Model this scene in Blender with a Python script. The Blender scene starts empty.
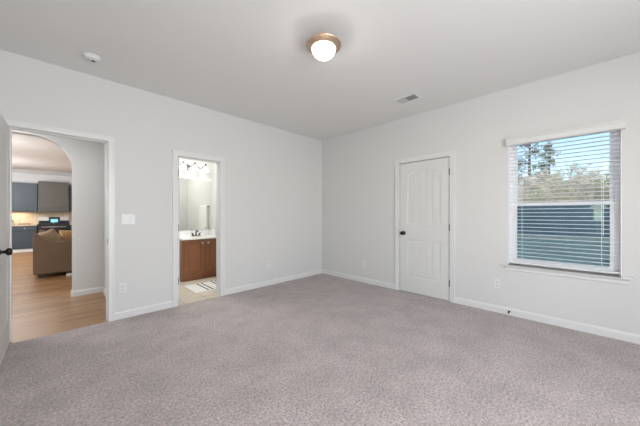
import bpy, bmesh, math, random
from mathutils import Vector, Matrix
S = bpy.context.scene
COL = S.collection
R = math.radians
XR, YL, H = 3.846, 3.787, 2.74        # right wall plane, left wall plane, ceiling height
WT = 0.115                            # wall thickness
X0, Y0 = -0.95, -1.75                 # the two walls behind the photographer

# ------------------------------------------------------------ camera, sky, lights
cam_d = bpy.data.cameras.new('camera'); cam = bpy.data.objects.new('camera', cam_d); COL.objects.link(cam)
cam.location = (0, 0, 1.215)
cam.rotation_euler = (R(90), 0, R(-45))
cam_d.sensor_width = 36; cam_d.lens = 260/640*36; cam_d.shift_y = 1.5/640
cam_d.clip_start = 0.05; cam_d.clip_end = 300
S.camera = cam
S.view_settings.view_transform = 'Standard'; S.view_settings.look = 'None'
S.view_settings.exposure = 0.08; S.view_settings.gamma = 1; S.view_settings.use_curve_mapping = False

world = bpy.data.worlds.new('world'); S.world = world; world.use_nodes = True
wn = world.node_tree; bg = wn.nodes['Background']
sky = wn.nodes.new('ShaderNodeTexSky'); sky.sky_type = 'NISHITA'
sky.sun_disc = False; sky.sun_elevation = R(38); sky.sun_rotation = R(250)
sky.air_density = 1.0; sky.dust_density = 0.6; sky.ozone_density = 2.0
wn.links.new(sky.outputs[0], bg.inputs[0]); bg.inputs[1].default_value = 0.24

def lamp(name, kind, loc, rot, energy, color=(1, 1, 1), size=None, size_y=None, angle=None):
    d = bpy.data.lights.new(name, kind); o = bpy.data.objects.new(name, d); COL.objects.link(o)
    o.location = loc; o.rotation_euler = rot; d.energy = energy; d.color = color
    if kind == 'AREA':
        d.shape = 'RECTANGLE'; d.size = size; d.size_y = size_y or size
    elif kind == 'SUN':
        d.angle = angle or R(0.5)
    elif size: d.shadow_soft_size = size
    return o
lamp('sun', 'SUN', (0, 0, 20), (R(52), 0, R(-97)), 4.6, (1, 0.95, 0.87))
# daylight fill lamps added outside two unseen, assumed windows behind the photographer
lamp('rear_daylight_fill', 'AREA', (0.65, Y0-0.16, 1.45), (R(90), 0, 0), 130, (0.95, 0.975, 1.0), 2.3, 1.5)
lamp('side_daylight_fill', 'AREA', (X0-0.16, -1.15, 1.45), (R(90), 0, R(-90)), 13, (0.95, 0.975, 1.0), 0.9, 1.5)
# living room and kitchen: side fill lamps added, with no windows there
lamp('living_side_fill', 'AREA', (-4.6, 8.0, 1.5), (R(90), 0, R(-90)), 80, (0.93, 0.96, 1.0), 3.6, 2.0)
lamp('living_side_fill', 'AREA', (5.6, 10.5, 1.5), (R(90), 0, R(90)), 70, (0.93, 0.96, 1.0), 3.6, 2.0)
lamp('ceiling_lamp_bulb', 'POINT', (1.60, 1.555, 2.600), (0, 0, 0), 4, (1, 0.91, 0.80), 0.045)
lamp('living_fill', 'POINT', (-1.3, 8.3, 1.75), (0, 0, 0), 45, (0.97, 0.98, 1), 0.12)  # unseen point light added to whiten the living room ceiling
lamp('kitchen_fill', 'POINT', (-1.6, 11.3, 1.85), (0, 0, 0), 55, (0.97, 0.98, 1), 0.12)  # unseen point light added to whiten the kitchen ceiling
lamp('kitchen_ceiling_fill', 'AREA', (-1.0, 11.2, 2.70), (0, 0, 0), 45, (0.97, 0.98, 1), 1.6, 0.8)  # unseen downward fill added to brighten the kitchen
lamp('hall_ceiling_light', 'AREA', (-0.9, 4.6, 2.70), (0, 0, 0), 20, (0.94, 0.97, 1), 0.4, 0.4)
lamp('under_cabinet_light', 'AREA', (-0.95, 13.25, 1.29), (0, 0, 0), 2.5, (1, 0.72, 0.42), 0.35, 0.08)
lamp('bathroom_ceiling_light', 'AREA', (1.35, 4.6, 2.70), (0, 0, 0), 26, (1, 0.98, 0.95), 0.5, 0.5)

# ------------------------------------------------------------ materials
MATS = {}
def mat(name, col, rough=0.5, metal=0.0, noise=0.0, nscale=20, bump=0.0, bscale=60, emit=None, estr=0, spec=None, trans=0):
    if name in MATS: return MATS[name]
    m = bpy.data.materials.new(name); m.use_nodes = True; nt = m.node_tree; b = nt.nodes['Principled BSDF']
    b.inputs['Base Color'].default_value = (*col, 1); b.inputs['Roughness'].default_value = rough
    b.inputs['Metallic'].default_value = metal
    if spec is not None: b.inputs['Specular IOR Level'].default_value = spec
    if trans: b.inputs['Transmission Weight'].default_value = trans
    tc = nt.nodes.new('ShaderNodeTexCoord')
    if noise:
        n = nt.nodes.new('ShaderNodeTexNoise'); n.inputs['Scale'].default_value = nscale; n.inputs['Detail'].default_value = 4
        nt.links.new(tc.outputs['Object'], n.inputs['Vector'])
        mx = nt.nodes.new('ShaderNodeMix'); mx.data_type = 'RGBA'
        mx.inputs[6].default_value = (*[c*(1-noise) for c in col], 1); mx.inputs[7].default_value = (*[min(1, c*(1+noise)) for c in col], 1)
        nt.links.new(n.outputs['Fac'], mx.inputs[0]); nt.links.new(mx.outputs[2], b.inputs['Base Color'])
    if bump:
        n2 = nt.nodes.new('ShaderNodeTexNoise'); n2.inputs['Scale'].default_value = bscale; n2.inputs['Detail'].default_value = 3
        nt.links.new(tc.outputs['Object'], n2.inputs['Vector'])
        bp = nt.nodes.new('ShaderNodeBump'); bp.inputs['Strength'].default_value = bump; bp.inputs['Distance'].default_value = 0.01
        nt.links.new(n2.outputs['Fac'], bp.inputs['Height']); nt.links.new(bp.outputs['Normal'], b.inputs['Normal'])
    if emit:
        b.inputs['Emission Color'].default_value = (*emit, 1); b.inputs['Emission Strength'].default_value = estr
    MATS[name] = m; return m

WALL = mat('wall_paint', (0.69, 0.685, 0.67), 0.7, bump=0.03, bscale=220)
CEIL = mat('ceiling_paint', (0.82, 0.815, 0.80), 0.85, bump=0.03, bscale=200)
TRIM = mat('trim_paint', (0.75, 0.75, 0.735), 0.35)
DOORP = mat('door_paint', (0.72, 0.72, 0.70), 0.4)
VINYL = mat('white_vinyl', (0.92, 0.92, 0.93), 0.35)
BRONZE = mat('dark_bronze', (0.018, 0.016, 0.015), 0.35, 0.6)
NICKEL = mat('brushed_nickel', (0.50, 0.38, 0.28), 0.42, 0.85)
CHROME = mat('chrome', (0.45, 0.45, 0.46), 0.18, 1.0)
PLASTIC = mat('white_plastic', (0.76, 0.76, 0.75), 0.3)
DARK = mat('dark_slot', (0.05, 0.05, 0.05), 0.6)
GREYSLOT = mat('grey_slot', (0.30, 0.30, 0.30), 0.6)
SLAT = mat('blind_slat', (0.92, 0.93, 0.95), 0.4)

def carpet_mat():
    m = bpy.data.materials.new('carpet'); m.use_nodes = True; nt = m.node_tree; b = nt.nodes['Principled BSDF']
    b.inputs['Roughness'].default_value = 0.95; b.inputs['Specular IOR Level'].default_value = 0.1
    b.inputs['Sheen Weight'].default_value = 0.25; b.inputs['Sheen Roughness'].default_value = 0.5
    tc = nt.nodes.new('ShaderNodeTexCoord')
    def noise(sc, det, rg=0.5):
        n = nt.nodes.new('ShaderNodeTexNoise'); n.inputs['Scale'].default_value = sc; n.inputs['Detail'].default_value = det
        n.inputs['Roughness'].default_value = rg; nt.links.new(tc.outputs['Object'], n.inputs['Vector']); return n
    def ramp(src, a, ca, b_, cb):
        r = nt.nodes.new('ShaderNodeValToRGB'); r.color_ramp.elements[0].position = a; r.color_ramp.elements[0].color = (*ca, 1)
        r.color_ramp.elements[1].position = b_; r.color_ramp.elements[1].color = (*cb, 1)
        nt.links.new(src, r.inputs[0]); return r
    fine = noise(62, 8, 0.88); r1 = ramp(fine.outputs['Fac'], 0.39, (0.20, 0.168, 0.160), 0.60, (0.71, 0.625, 0.61))
    big = noise(3.5, 6, 0.7); r2 = ramp(big.outputs['Fac'], 0.38, (0.86, 0.85, 0.845), 0.62, (1.06, 1.05, 1.05))
    mx = nt.nodes.new('ShaderNodeMix'); mx.data_type = 'RGBA'; mx.blend_type = 'MULTIPLY'; mx.inputs[0].default_value = 1
    nt.links.new(r1.outputs[0], mx.inputs[6]); nt.links.new(r2.outputs[0], mx.inputs[7])
    nt.links.new(mx.outputs[2], b.inputs['Base Color'])
    bn = noise(70, 3, 0.7); bp = nt.nodes.new('ShaderNodeBump'); bp.inputs['Strength'].default_value = 0.9; bp.inputs['Distance'].default_value = 0.012
    nt.links.new(bn.outputs['Fac'], bp.inputs['Height']); nt.links.new(bp.outputs['Normal'], b.inputs['Normal'])
    return m
CARPET = carpet_mat()

def plank_mat(name, c1, c2, pw, plen, rough, gap=0.004, rot=0, offset=0.37, gapcol=None):
    m = bpy.data.materials.new(name); m.use_nodes = True; nt = m.node_tree; b = nt.nodes['Principled BSDF']
    b.inputs['Roughness'].default_value = rough
    tc = nt.nodes.new('ShaderNodeTexCoord'); mp = nt.nodes.new('ShaderNodeMapping'); mp.inputs['Rotation'].default_value = (0, 0, rot)
    nt.links.new(tc.outputs['Object'], mp.inputs['Vector'])
    br = nt.nodes.new('ShaderNodeTexBrick'); br.offset = offset
    br.inputs['Scale'].default_value = 1; br.inputs['Brick Width'].default_value = plen; br.inputs['Row Height'].default_value = pw
    br.inputs['Mortar Size'].default_value = gap; br.inputs['Color1'].default_value = (*c1, 1); br.inputs['Color2'].default_value = (*c2, 1)
    br.inputs['Mortar'].default_value = (*(gapcol or [c*0.55 for c in c1]), 1)
    nt.links.new(mp.outputs[0], br.inputs['Vector'])
    mp2 = nt.nodes.new('ShaderNodeMapping'); mp2.inputs['Scale'].default_value = (2, 40, 1)
    nt.links.new(mp.outputs[0], mp2.inputs['Vector'])
    n = nt.nodes.new('ShaderNodeTexNoise'); n.inputs['Scale'].default_value = 1.5; n.inputs['Detail'].default_value = 5
    nt.links.new(mp2.outputs[0], n.inputs['Vector'])
    r = nt.nodes.new('ShaderNodeValToRGB'); r.color_ramp.elements[0].color = (0.72, 0.68, 0.62, 1); r.color_ramp.elements[1].color = (1.12, 1.1, 1.08, 1)
    r.color_ramp.elements[0].position = 0.3; r.color_ramp.elements[1].position = 0.7
    nt.links.new(n.outputs['Fac'], r.inputs[0])
    mx = nt.nodes.new('ShaderNodeMix'); mx.data_type = 'RGBA'; mx.blend_type = 'MULTIPLY'; mx.inputs[0].default_value = 1
    nt.links.new(br.outputs['Color'], mx.inputs[6]); nt.links.new(r.outputs[0], mx.inputs[7]); nt.links.new(mx.outputs[2], b.inputs['Base Color'])
    return m
OAK = plank_mat('oak_laminate', (0.47, 0.275, 0.135), (0.29, 0.150, 0.060), 0.095, 1.2, 0.33, 0.002)
TILE = plank_mat('bath_tile', (0.72, 0.67, 0.59), (0.68, 0.63, 0.55), 0.3, 0.3, 0.4, 0.004, offset=0.0)
SPLASH = plank_mat('splash_tile', (0.72, 0.64, 0.52), (0.60, 0.50, 0.38), 0.075, 0.15, 0.35, 0.004, rot=0)

# ------------------------------------------------------------ mesh helpers
class MB:
    def __init__(s): s.bm = bmesh.new()
    def box(s, x0, x1, y0, y1, z0, z1, M=None):
        vs = [s.bm.verts.new(Vector(p) if M is None else M @ Vector(p)) for p in
              [(x0, y0, z0), (x1, y0, z0), (x1, y1, z0), (x0, y1, z0), (x0, y0, z1), (x1, y0, z1), (x1, y1, z1), (x0, y1, z1)]]
        for f in [(0, 3, 2, 1), (4, 5, 6, 7), (0, 1, 5, 4), (1, 2, 6, 5), (2, 3, 7, 6), (3, 0, 4, 7)]:
            s.bm.faces.new([vs[i] for i in f])
        return s
    def poly(s, outer, holes, w0, w1, M):
        """2D outline with holes (u,v), thickness from w0 to w1 along local w; M maps (u,v,w) to 3D."""
        t = bmesh.new(); loops = []
        for lp in [outer]+list(holes):
            vs = [t.verts.new((u, v, w0)) for u, v in lp]; loops.append(vs)
            for i in range(len(vs)): t.edges.new((vs[i], vs[(i+1) % len(vs)]))
        bmesh.ops.triangle_fill(t, use_beauty=True, use_dissolve=False, edges=t.edges[:])
        fs = t.faces[:]
        for f in fs:
            f.normal_update()
        bot = {v: s.bm.verts.new(M @ Vector((v.co.x, v.co.y, w0))) for v in t.verts}
        top = {v: s.bm.verts.new(M @ Vector((v.co.x, v.co.y, w1))) for v in t.verts}
        for f in fs:
            s.bm.faces.new([bot[v] for v in f.verts]); s.bm.faces.new([top[v] for v in reversed(f.verts)])
        for vs in loops:
            for i in range(len(vs)):
                a, b = vs[i], vs[(i+1) % len(vs)]
                s.bm.faces.new([bot[a], bot[b], top[b], top[a]])
        t.free(); bmesh.ops.recalc_face_normals(s.bm, faces=s.bm.faces[:]); return s
    def tube(s, pts, rad, n=10, cap=True):
        pts = [Vector(p) for p in pts]; rings = []
        rads = rad if isinstance(rad, (list, tuple)) else [rad]*len(pts)
        ref = None
        for i, p in enumerate(pts):
            d = (pts[min(i+1, len(pts)-1)]-pts[max(i-1, 0)]).normalized()
            if ref is None: ref = d.orthogonal().normalized()
            u = (ref - d*ref.dot(d)).normalized(); v = d.cross(u); ref = u
            rings.append([s.bm.verts.new(p+(u*math.cos(2*math.pi*k/n)+v*math.sin(2*math.pi*k/n))*rads[i]) for k in range(n)])
        for a, b in zip(rings, rings[1:]):
            for k in range(n): s.bm.faces.new([a[k], a[(k+1) % n], b[(k+1) % n], b[k]])
        if cap:
            s.bm.faces.new(list(reversed(rings[0]))); s.bm.faces.new(rings[-1])
        return s
    def lathe(s, prof, c, axis=(0, 0, 1), n=32):
        """prof: list of (radius, height) along axis from c"""
        ax = Vector(axis).normalized(); u = ax.orthogonal().normalized(); v = ax.cross(u); c = Vector(c); rings = []
        for r, h in prof:
            if r < 1e-6: rings.append([s.bm.verts.new(c+ax*h)])
            else: rings.append([s.bm.verts.new(c+ax*h+(u*math.cos(2*math.pi*k/n)+v*math.sin(2*math.pi*k/n))*r) for k in range(n)])
        for a, b in zip(rings, rings[1:]):
            for k in range(n):
                k2 = (k+1) % n
                if len(a) == 1 and len(b) == 1: continue
                if len(a) == 1: s.bm.faces.new([a[0], b[k2], b[k]])
                elif len(b) == 1: s.bm.faces.new([a[k], a[k2], b[0]])
                else: s.bm.faces.new([a[k], a[k2], b[k2], b[k]])
        return s
    def build(s, name, m, parent=None, bevel=0, smooth=False, subsurf=0):
        me = bpy.data.meshes.new(name); bmesh.ops.recalc_face_normals(s.bm, faces=s.bm.faces[:]); s.bm.to_mesh(me); s.bm.free()
        o = bpy.data.objects.new(name, me); COL.objects.link(o); me.materials.append(m)
        if parent is not None: o.parent = parent
        if bevel:
            b = o.modifiers.new('b', 'BEVEL'); b.width = bevel; b.segments = 2; b.limit_method = 'ANGLE'
        if subsurf:
            q = o.modifiers.new('s', 'SUBSURF'); q.levels = q.render_levels = subsurf
        if smooth:
            for p in me.polygons: p.use_smooth = True
            if smooth != 'all':
                me.set_sharp_from_angle(angle=R(35))
        return o
def st(o): o['kind'] = 'structure'; return o
def tag(o, label, cat, group=None, kind=None):
    o['label'] = label; o['category'] = cat
    if group: o['group'] = group
    if kind: o['kind'] = kind
    return o
def empty(name, loc=(0, 0, 0), rz=0):
    o = bpy.data.objects.new(name, None); COL.objects.link(o); o.location = loc; o.rotation_euler = (0, 0, rz)
    o.empty_display_size = 0.1; return o
def copy_tree(o, parent=None):
    c = o.copy(); COL.objects.link(c); c.parent = parent
    for ch in list(o.children): copy_tree(ch, c)
    return c

# ------------------------------------------------------------ ROOM SHELL
# bedroom
st(MB().box(X0, XR, Y0, YL, -0.10, 0).build('floor', CARPET))
st(MB().box(X0-WT, XR+WT, Y0-WT, YL+WT*0.5, H, H+0.12).build('ceiling', CEIL))
EX0, EX1, EH = -0.360, 0.408, 2.066        # rough opening of the entry
BX0, BX1, BH = 1.091, 1.700, 2.018         # rough opening of the bathroom
w = MB()
for a, b, z0, z1 in [(X0-WT, EX0, 0, H), (EX0, EX1, EH, H), (EX1, BX0, 0, H), (BX0, BX1, BH, H), (BX1, XR, 0, H)]:
    w.box(a, b, YL, YL+WT, z0, z1)
st(w.build('wall_left', WALL))
# right wall: closet door opening and window opening
CY0, CY1, CHT = 1.262, 2.068, 2.050
WY0, WY1, WZ0, WZ1 = -0.285, 0.612, 0.605, 2.120
RT = 0.16
w = MB()
w.box(XR, XR+RT, Y0-WT, WY0, 0, H).box(XR, XR+RT, WY0, WY1, 0, WZ0).box(XR, XR+RT, WY0, WY1, WZ1, H)
w.box(XR, XR+RT, WY1, CY0, 0, H).box(XR, XR+RT, CY0, CY1, CHT, H).box(XR, XR+RT, CY1, YL+WT, 0, H)
st(w.build('wall_right', WALL))
# the two walls behind the photographer, each with an assumed opening for its daylight lamp
w = MB()
w.box(X0-WT, -0.5, Y0-WT, Y0, 0, H).box(-0.5, 1.8, Y0-WT, Y0, 0, 0.7).box(-0.5, 1.8, Y0-WT, Y0, 2.2, H).box(1.8, XR, Y0-WT, Y0, 0, H)
st(w.build('wall_rear', WALL))
w = MB()
w.box(X0-WT, X0, Y0, -1.62, 0, H).box(X0-WT, X0, -1.62, -0.70, 0, 0.7).box(X0-WT, X0, -1.62, -0.70, 2.2, H).box(X0-WT, X0, -0.70, YL, 0, H)
st(w.build('wall_near', WALL))
def plain_window(n, o1, o2, z0, z1, along, at, d):  # frames of unseen, assumed windows, set where the daylight lamps stand
    f = MB()
    t = 0.05
    def bx(a0, a1, c0, c1):
        if along == 'x': f.box(a0, a1, at, at+d, c0, c1)
        else: f.box(at, at+d, a0, a1, c0, c1)
    bx(o1, o1+t, z0, z1); bx(o2-t, o2, z0, z1); bx(o1+t, o2-t, z0, z0+t); bx(o1+t, o2-t, z1-t, z1)
    m = (o1+o2)/2; bx(m-t/2, m+t/2, z0+t, z1-t)
    return st(f.build('window_%d' % n, VINYL))
plain_window(2, -0.5, 1.8, 0.7, 2.2, 'x', Y0-0.10, 0.05)
plain_window(3, -1.62, -0.70, 0.7, 2.2, 'y', X0-0.10, 0.05)

# baseboards (profile: board with eased top)
def baseboard(name, p, q, nrm, h=0.085, t=0.014):
    p = Vector(p); q = Vector(q); L = (q-p).length; ux = (q-p).normalized(); nn = Vector(nrm)
    M = Matrix(((nn.x, 0, ux.x, p.x), (nn.y, 0, ux.y, p.y), (0, 1, 0, 0), (0, 0, 0, 1)))
    m = MB().poly([(0, 0), (t, 0), (t, h*0.78), (t*0.55, h*0.93), (t*0.4, h), (0, h)], [], 0, L, M)
    return st(m.build(name, TRIM))
CW = 0.062      # casing width
baseboard('baseboard_left', (EX1+0.035, YL, 0), (BX0-0.050, YL, 0), (0, -1, 0))
baseboard('baseboard_left', (BX1+0.050, YL, 0), (XR, YL, 0), (0, -1, 0))
baseboard('baseboard_left', (X0, YL, 0), (EX0-0.035, YL, 0), (0, -1, 0))
baseboard('baseboard_right', (XR, CY1+0.047, 0), (XR, YL-0.014, 0), (-1, 0, 0))
baseboard('baseboard_right', (XR, Y0, 0), (XR, CY0-0.040, 0), (-1, 0, 0))
baseboard('baseboard_rear', (X0, Y0, 0), (XR-0.014, Y0, 0), (0, 1, 0))
baseboard('baseboard_near', (X0, Y0+0.014, 0), (X0, YL-0.014, 0), (1, 0, 0))

# casings: u along wall, v up; jamb lining included
def casing(name, u0, u1, top, cw, M, depth, jt=0.022, both=True, side=1, wall=WT):
    """M maps (u, v, w): w=0 on the room face of the wall, w>0 into the wall"""
    m = MB()
    for (w0, w1) in ([(-0.016, 0)] + ([(wall, wall+0.016)] if both else [])):
        m.poly([(u0-cw+jt, 0), (u0+jt-0.004, 0), (u0+jt-0.004, top-jt+0.004), (u1-jt+0.004, top-jt+0.004), (u1-jt+0.004, 0), (u1+cw-jt, 0), (u1+cw-jt, top-jt+cw), (u0-cw+jt, top-jt+cw)], [], w0, w1, M)
        g = -0.005 if w0 < 0 else 0.005      # raised outer bead
        a = w0 if w0 < 0 else w1
        m.poly([(u0-cw+jt, 0), (u0-cw+jt+0.02, 0), (u0-cw+jt+0.02, top-jt+cw-0.02), (u1+cw-jt-0.02, top-jt+cw-0.02), (u1+cw-jt-0.02, 0), (u1+cw-jt, 0), (u1+cw-jt, top-jt+cw), (u0-cw+jt, top-jt+cw)], [], min(a, a+g), max(a, a+g), M)
    m.box(u0, u0+jt, 0, top-jt, 0, wall, M).box(u1-jt, u1, 0, top-jt, 0, wall, M).box(u0, u1, top-jt, top, 0, wall, M)
    # door stop strips
    sw = 0.042
    m.box(u0+jt, u0+jt+0.011, 0, top-jt-0.011, sw, sw+0.035, M).box(u1-jt-0.011, u1-jt, 0, top-jt-0.011, sw, sw+0.035, M).box(u0+jt, u1-jt, top-jt-0.011, top-jt, sw, sw+0.035, M)
    return st(m.build(name, TRIM))
MLw = Matrix(((1, 0, 0, 0), (0, 0, 1, YL), (0, 1, 0, 0), (0, 0, 0, 1)))           # u=x, v=z, w=+y
MRw = Matrix(((0, 0, 1, XR), (1, 0, 0, 0), (0, 1, 0, 0), (0, 0, 0, 1)))           # u=y, v=z, w=+x
t1 = casing('trim_1', EX0, EX1, EH, 0.057, MLw, WT)
t2 = casing('trim_2', BX0, BX1, BH, 0.072, MLw, WT)
t3 = casing('trim_3', CY0, CY1, CHT, 0.068, MRw, RT, both=False, wall=RT)
# strike plates on the latch-side jambs
sp = MB().box(EX1-0.0235, EX1-0.022, YL+0.012, YL+0.040, 0.885, 0.945).build('strike_plate', BRONZE, t1); sp['label'] = 'dark bronze strike plate'
sp = MB().box(BX1-0.0235, BX1-0.022, YL+0.075, YL+0.103, 0.885, 0.945).build('strike_plate', BRONZE, t2); sp['label'] = 'dark bronze strike plate'

# ------------------------------------------------------------ two-panel arch-top plank doors
def door_leaf(name, W, Ht, T=0.035):
    """local: u=x from hinge 0..W, thickness y 0..T, z up"""
    r = 0.009
    M = Matrix(((1, 0, 0, 0), (0, 0, 1, 0), (0, 1, 0, 0), (0, 0, 0, 1)))
    m = MB(); m.box(0, W, r, T-r, 0, Ht)
    s = 0.118*W/0.76 if W < 0.7 else 0.118
    x0, x1 = s, W-s
    def arch(ins):
        pts = [(x0+ins, 1.050+ins), (x1-ins, 1.050+ins)]
        base, rise = 1.825-ins, 0.075
        n = 14
        for i in range(n+1):
            u = (x1-ins)+(x0-x1+2*ins)*i/n; q = (u-(x0+x1)/2)/((x1-x0)/2-ins)
            pts.append((u, base+rise*(1-q*q)))
        return pts
    def rect(ins): return [(x0+ins, 0.235+ins), (x1-ins, 0.235+ins), (x1-ins, 0.820-ins), (x0+ins, 0.820-ins)]
    for wa, wb, sg in [(0, r, 1), (T-r, T, -1)]:
        m.poly([(0, 0), (W, 0), (W, Ht), (0, Ht)], [arch(0), rect(0)], wa, wb, M)
        face = wa if sg == 1 else wb; back = wb if sg == 1 else wa
        for fn in (arch, rect):
            lo, li = fn(0.0), fn(0.022)
            va = [m.bm.verts.new(M @ Vector((u, v, face+sg*0.001))) for u, v in lo]; vb = [m.bm.verts.new(M @ Vector((u, v, back))) for u, v in li]
            for i in range(len(va)):
                j = (i+1) % len(va); m.bm.faces.new([va[i], va[j], vb[j], vb[i]])
            # planked field
            ins = 0.034; a, b = x0+ins, x1-ins; n = 5; gw = 0.005
            for k in range(n):
                u0 = a+(b-a)*k/n+(gw/2 if k else 0); u1 = a+(b-a)*(k+1)/n-(gw/2 if k < n-1 else 0)
                if fn is rect: pl = [(u0, 0.235+ins), (u1, 0.235+ins), (u1, 0.820-ins), (u0, 0.820-ins)]
                else:
                    pl = [(u0, 1.050+ins), (u1, 1.050+ins)]
                    for i in range(5):
                        u = u1+(u0-u1)*i/4; q = (u-(x0+x1)/2)/((x1-x0)/2-ins); q = max(-1, min(1, q)); pl.append((u, 1.825-ins+0.075*(1-q*q)))
                m.poly(pl, [], min(back, back-sg*0.005), max(back, back-sg*0.005), M)
    o = m.build(name, DOORP); return st(o)
def knob(parent, W, T, side):
    """side -1: on the y=0 face, +1 on y=T face"""
    y = 0 if side < 0 else T; sc = 1
    k = MB().lathe([(0, 0), (0.033, 0), (0.033, 0.004), (0.026, 0.010), (0.013, 0.014), (0.011, 0.032), (0.018, 0.038), (0.027, 0.046), (0.0295, 0.056), (0.026, 0.066), (0.016, 0.072), (0, 0.074)], (W-0.062, y, 0.915), (0, side, 0), 24)
    o = k.build('door_knob', BRONZE, parent, smooth='all'); o['label'] = 'dark bronze round door knob'; return o
def hinge(parent, side, z, T=0.035):
    y = -0.006 if side < 0 else T+0.006
    m = MB().lathe([(0, -0.050), (0.006, -0.048), (0.009, -0.045), (0.009, 0.045), (0.006, 0.048), (0, 0.050)], (-0.002, y, z), (0, 0, 1), 12)
    m.box(-0.0025, 0.0, 0.002, T-0.004, z-0.045, z+0.045)
    o = m.build('hinge', BRONZE, parent); o['label'] = 'dark bronze door hinge'; return o
# closet door, closed; hinge on the window side (low y)
d2 = door_leaf('door_2', 0.748, 2.010)
d2.matrix_world = Matrix.Translation((XR+0.040, CY0+0.026, 0.008)) @ Matrix.Rotation(R(90), 4, 'Z')
# rotated 90: local x -> +y, local y -> -x ; face y=T looks into the room
knob(d2, 0.750, 0.035, 1)
for z in (0.243, 1.024, 1.806): hinge(d2, 1, z)
# entry door, open 90 degrees into the bedroom, hinged on the jamb nearest the picture edge
d1 = door_leaf('door_1', 0.700, 2.018)
d1.matrix_world = Matrix.Translation((EX0+0.020-0.0345+0.035, YL-0.004, 0.010)) @ Matrix.Rotation(R(-90), 4, 'Z')
d1.matrix_world = Matrix.Translation((EX0-0.010, YL-0.004, 0.010)) @ Matrix.Rotation(R(-90), 4, 'Z')
# local x -> -y, local y -> +x : face y=T looks to +x (the visible side)
knob(d1, 0.700, 0.035, 1); knob(d1, 0.700, 0.035, -1)
for z in (0.243, 1.024, 1.806): hinge(d1, -1, z)
# bathroom door, folded back into the bathroom
d3 = door_leaf('door_3', 0.535, 2.000)
d3.matrix_world = Matrix.Translation((1.165, YL+WT+0.004, 0.008)) @ Matrix.Rotation(R(92), 4, 'Z')
knob(d3, 0.535, 0.035, -1)
for z in (0.300, 1.030, 1.790):
    m = MB().lathe([(0, -0.050), (0.007, -0.047), (0.007, 0.047), (0, 0.050)], (1.146, YL+WT-0.002, z), (0, 0, 1), 12)
    m.box(BX0+0.0221, BX0+0.0245, YL+0.078, YL+0.108, z-0.045, z+0.045)
    o = m.build('hinge', BRONZE, t2); o['label'] = 'dark bronze door hinge'

# unseen slab added to block the sun from the side window
st(MB().box(X0-WT-2.8, X0-WT, Y0-WT-1.5, 3.6, 2.76, 2.86).build('sun_block_slab', TRIM))
# closet behind the closed door (a dark void otherwise)
st(MB().box(XR+RT+0.6, XR+RT+0.66, 0.95, 2.4, 0, H).box(XR+RT, XR+RT+0.6, 0.95, 1.0, 0, H).box(XR+RT, XR+RT+0.6, 2.35, 2.4, 0, H).box(XR+RT, XR+RT+0.66, 0.95, 2.4, H, H+0.1).box(XR+RT*0, XR+RT+0.66, 0.95, 2.4, -0.1, -0.002).build('wall_closet', WALL))

# ------------------------------------------------------------ WINDOW 1 (right wall)
win = empty('window_1', (XR, (WY0+WY1)/2, WZ0)); st(win)
def loc(o, parent):      # keep world placement while parenting to an Empty that is not at the origin
    bpy.context.view_layer.update(); o.parent = parent; o.matrix_parent_inverse = parent.matrix_world.inverted(); return o
FX = XR+0.066     # frame plane
m = MB()
fw = 0.038
m.box(FX, FX+0.07, WY0, WY0+fw, WZ0, WZ1).box(FX, FX+0.07, WY1-fw, WY1, WZ0, WZ1).box(FX, FX+0.07, WY0+fw, WY1-fw, WZ0, WZ0+fw).box(FX, FX+0.07, WY0+fw, WY1-fw, WZ1-0.028, WZ1)
# reveal lining
m.box(XR, FX, WY0, WY0+0.006, WZ0, WZ1).box(XR, FX, WY1-0.006, WY1, WZ0, WZ1).box(XR, FX, WY0+0.006, WY1-0.006, WZ1-0.006, WZ1)
loc(m.build('window_frame', VINYL), win)
def sash(x, z0, z1, rail_b, rail_t):
    s = 0.034; a, b = WY0+fw, WY1-fw
    m = MB().box(x, x+0.028, a, a+s, z0, z1).box(x, x+0.028, b-s, b, z0, z1).box(x, x+0.028, a+s, b-s, z0, z0+rail_b).box(x, x+0.028, a+s, b-s, z1-rail_t, z1)
    o = loc(m.build('sash', VINYL, bevel=0.003), win)
    g = MB().box(x+0.012, x+0.016, a+s, b-s, z0+rail_b, z1-rail_t)
    return o, g
GLASS = bpy.data.materials.new('window_glass'); GLASS.use_nodes = True
gn = GLASS.node_tree; gn.nodes.clear(); go = gn.nodes.new('ShaderNodeOutputMaterial'); tr = gn.nodes.new('ShaderNodeBsdfTransparent'); gl = gn.nodes.new('ShaderNodeBsdfGlossy')
gl.inputs['Roughness'].default_value = 0.02; tr.inputs[0].default_value = (0.93, 0.96, 0.97, 1); ms = gn.nodes.new('ShaderNodeMixShader'); ms.inputs[0].default_value = 0.015
gn.links.new(tr.outputs[0], ms.inputs[1]); gn.links.new(gl.outputs[0], ms.inputs[2]); gn.links.new(ms.outputs[0], go.inputs[0])
s1, g1 = sash(FX+0.004, WZ0+fw, 1.350, 0.045, 0.036)          # lower, inner
s2, g2 = sash(FX+0.036, 1.318, WZ1-0.028, 0.036, 0.028)          # upper, outer
loc(g1.build('glass_pane', GLASS), win); loc(g2.build('glass_pane', GLASS), win)
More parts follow.
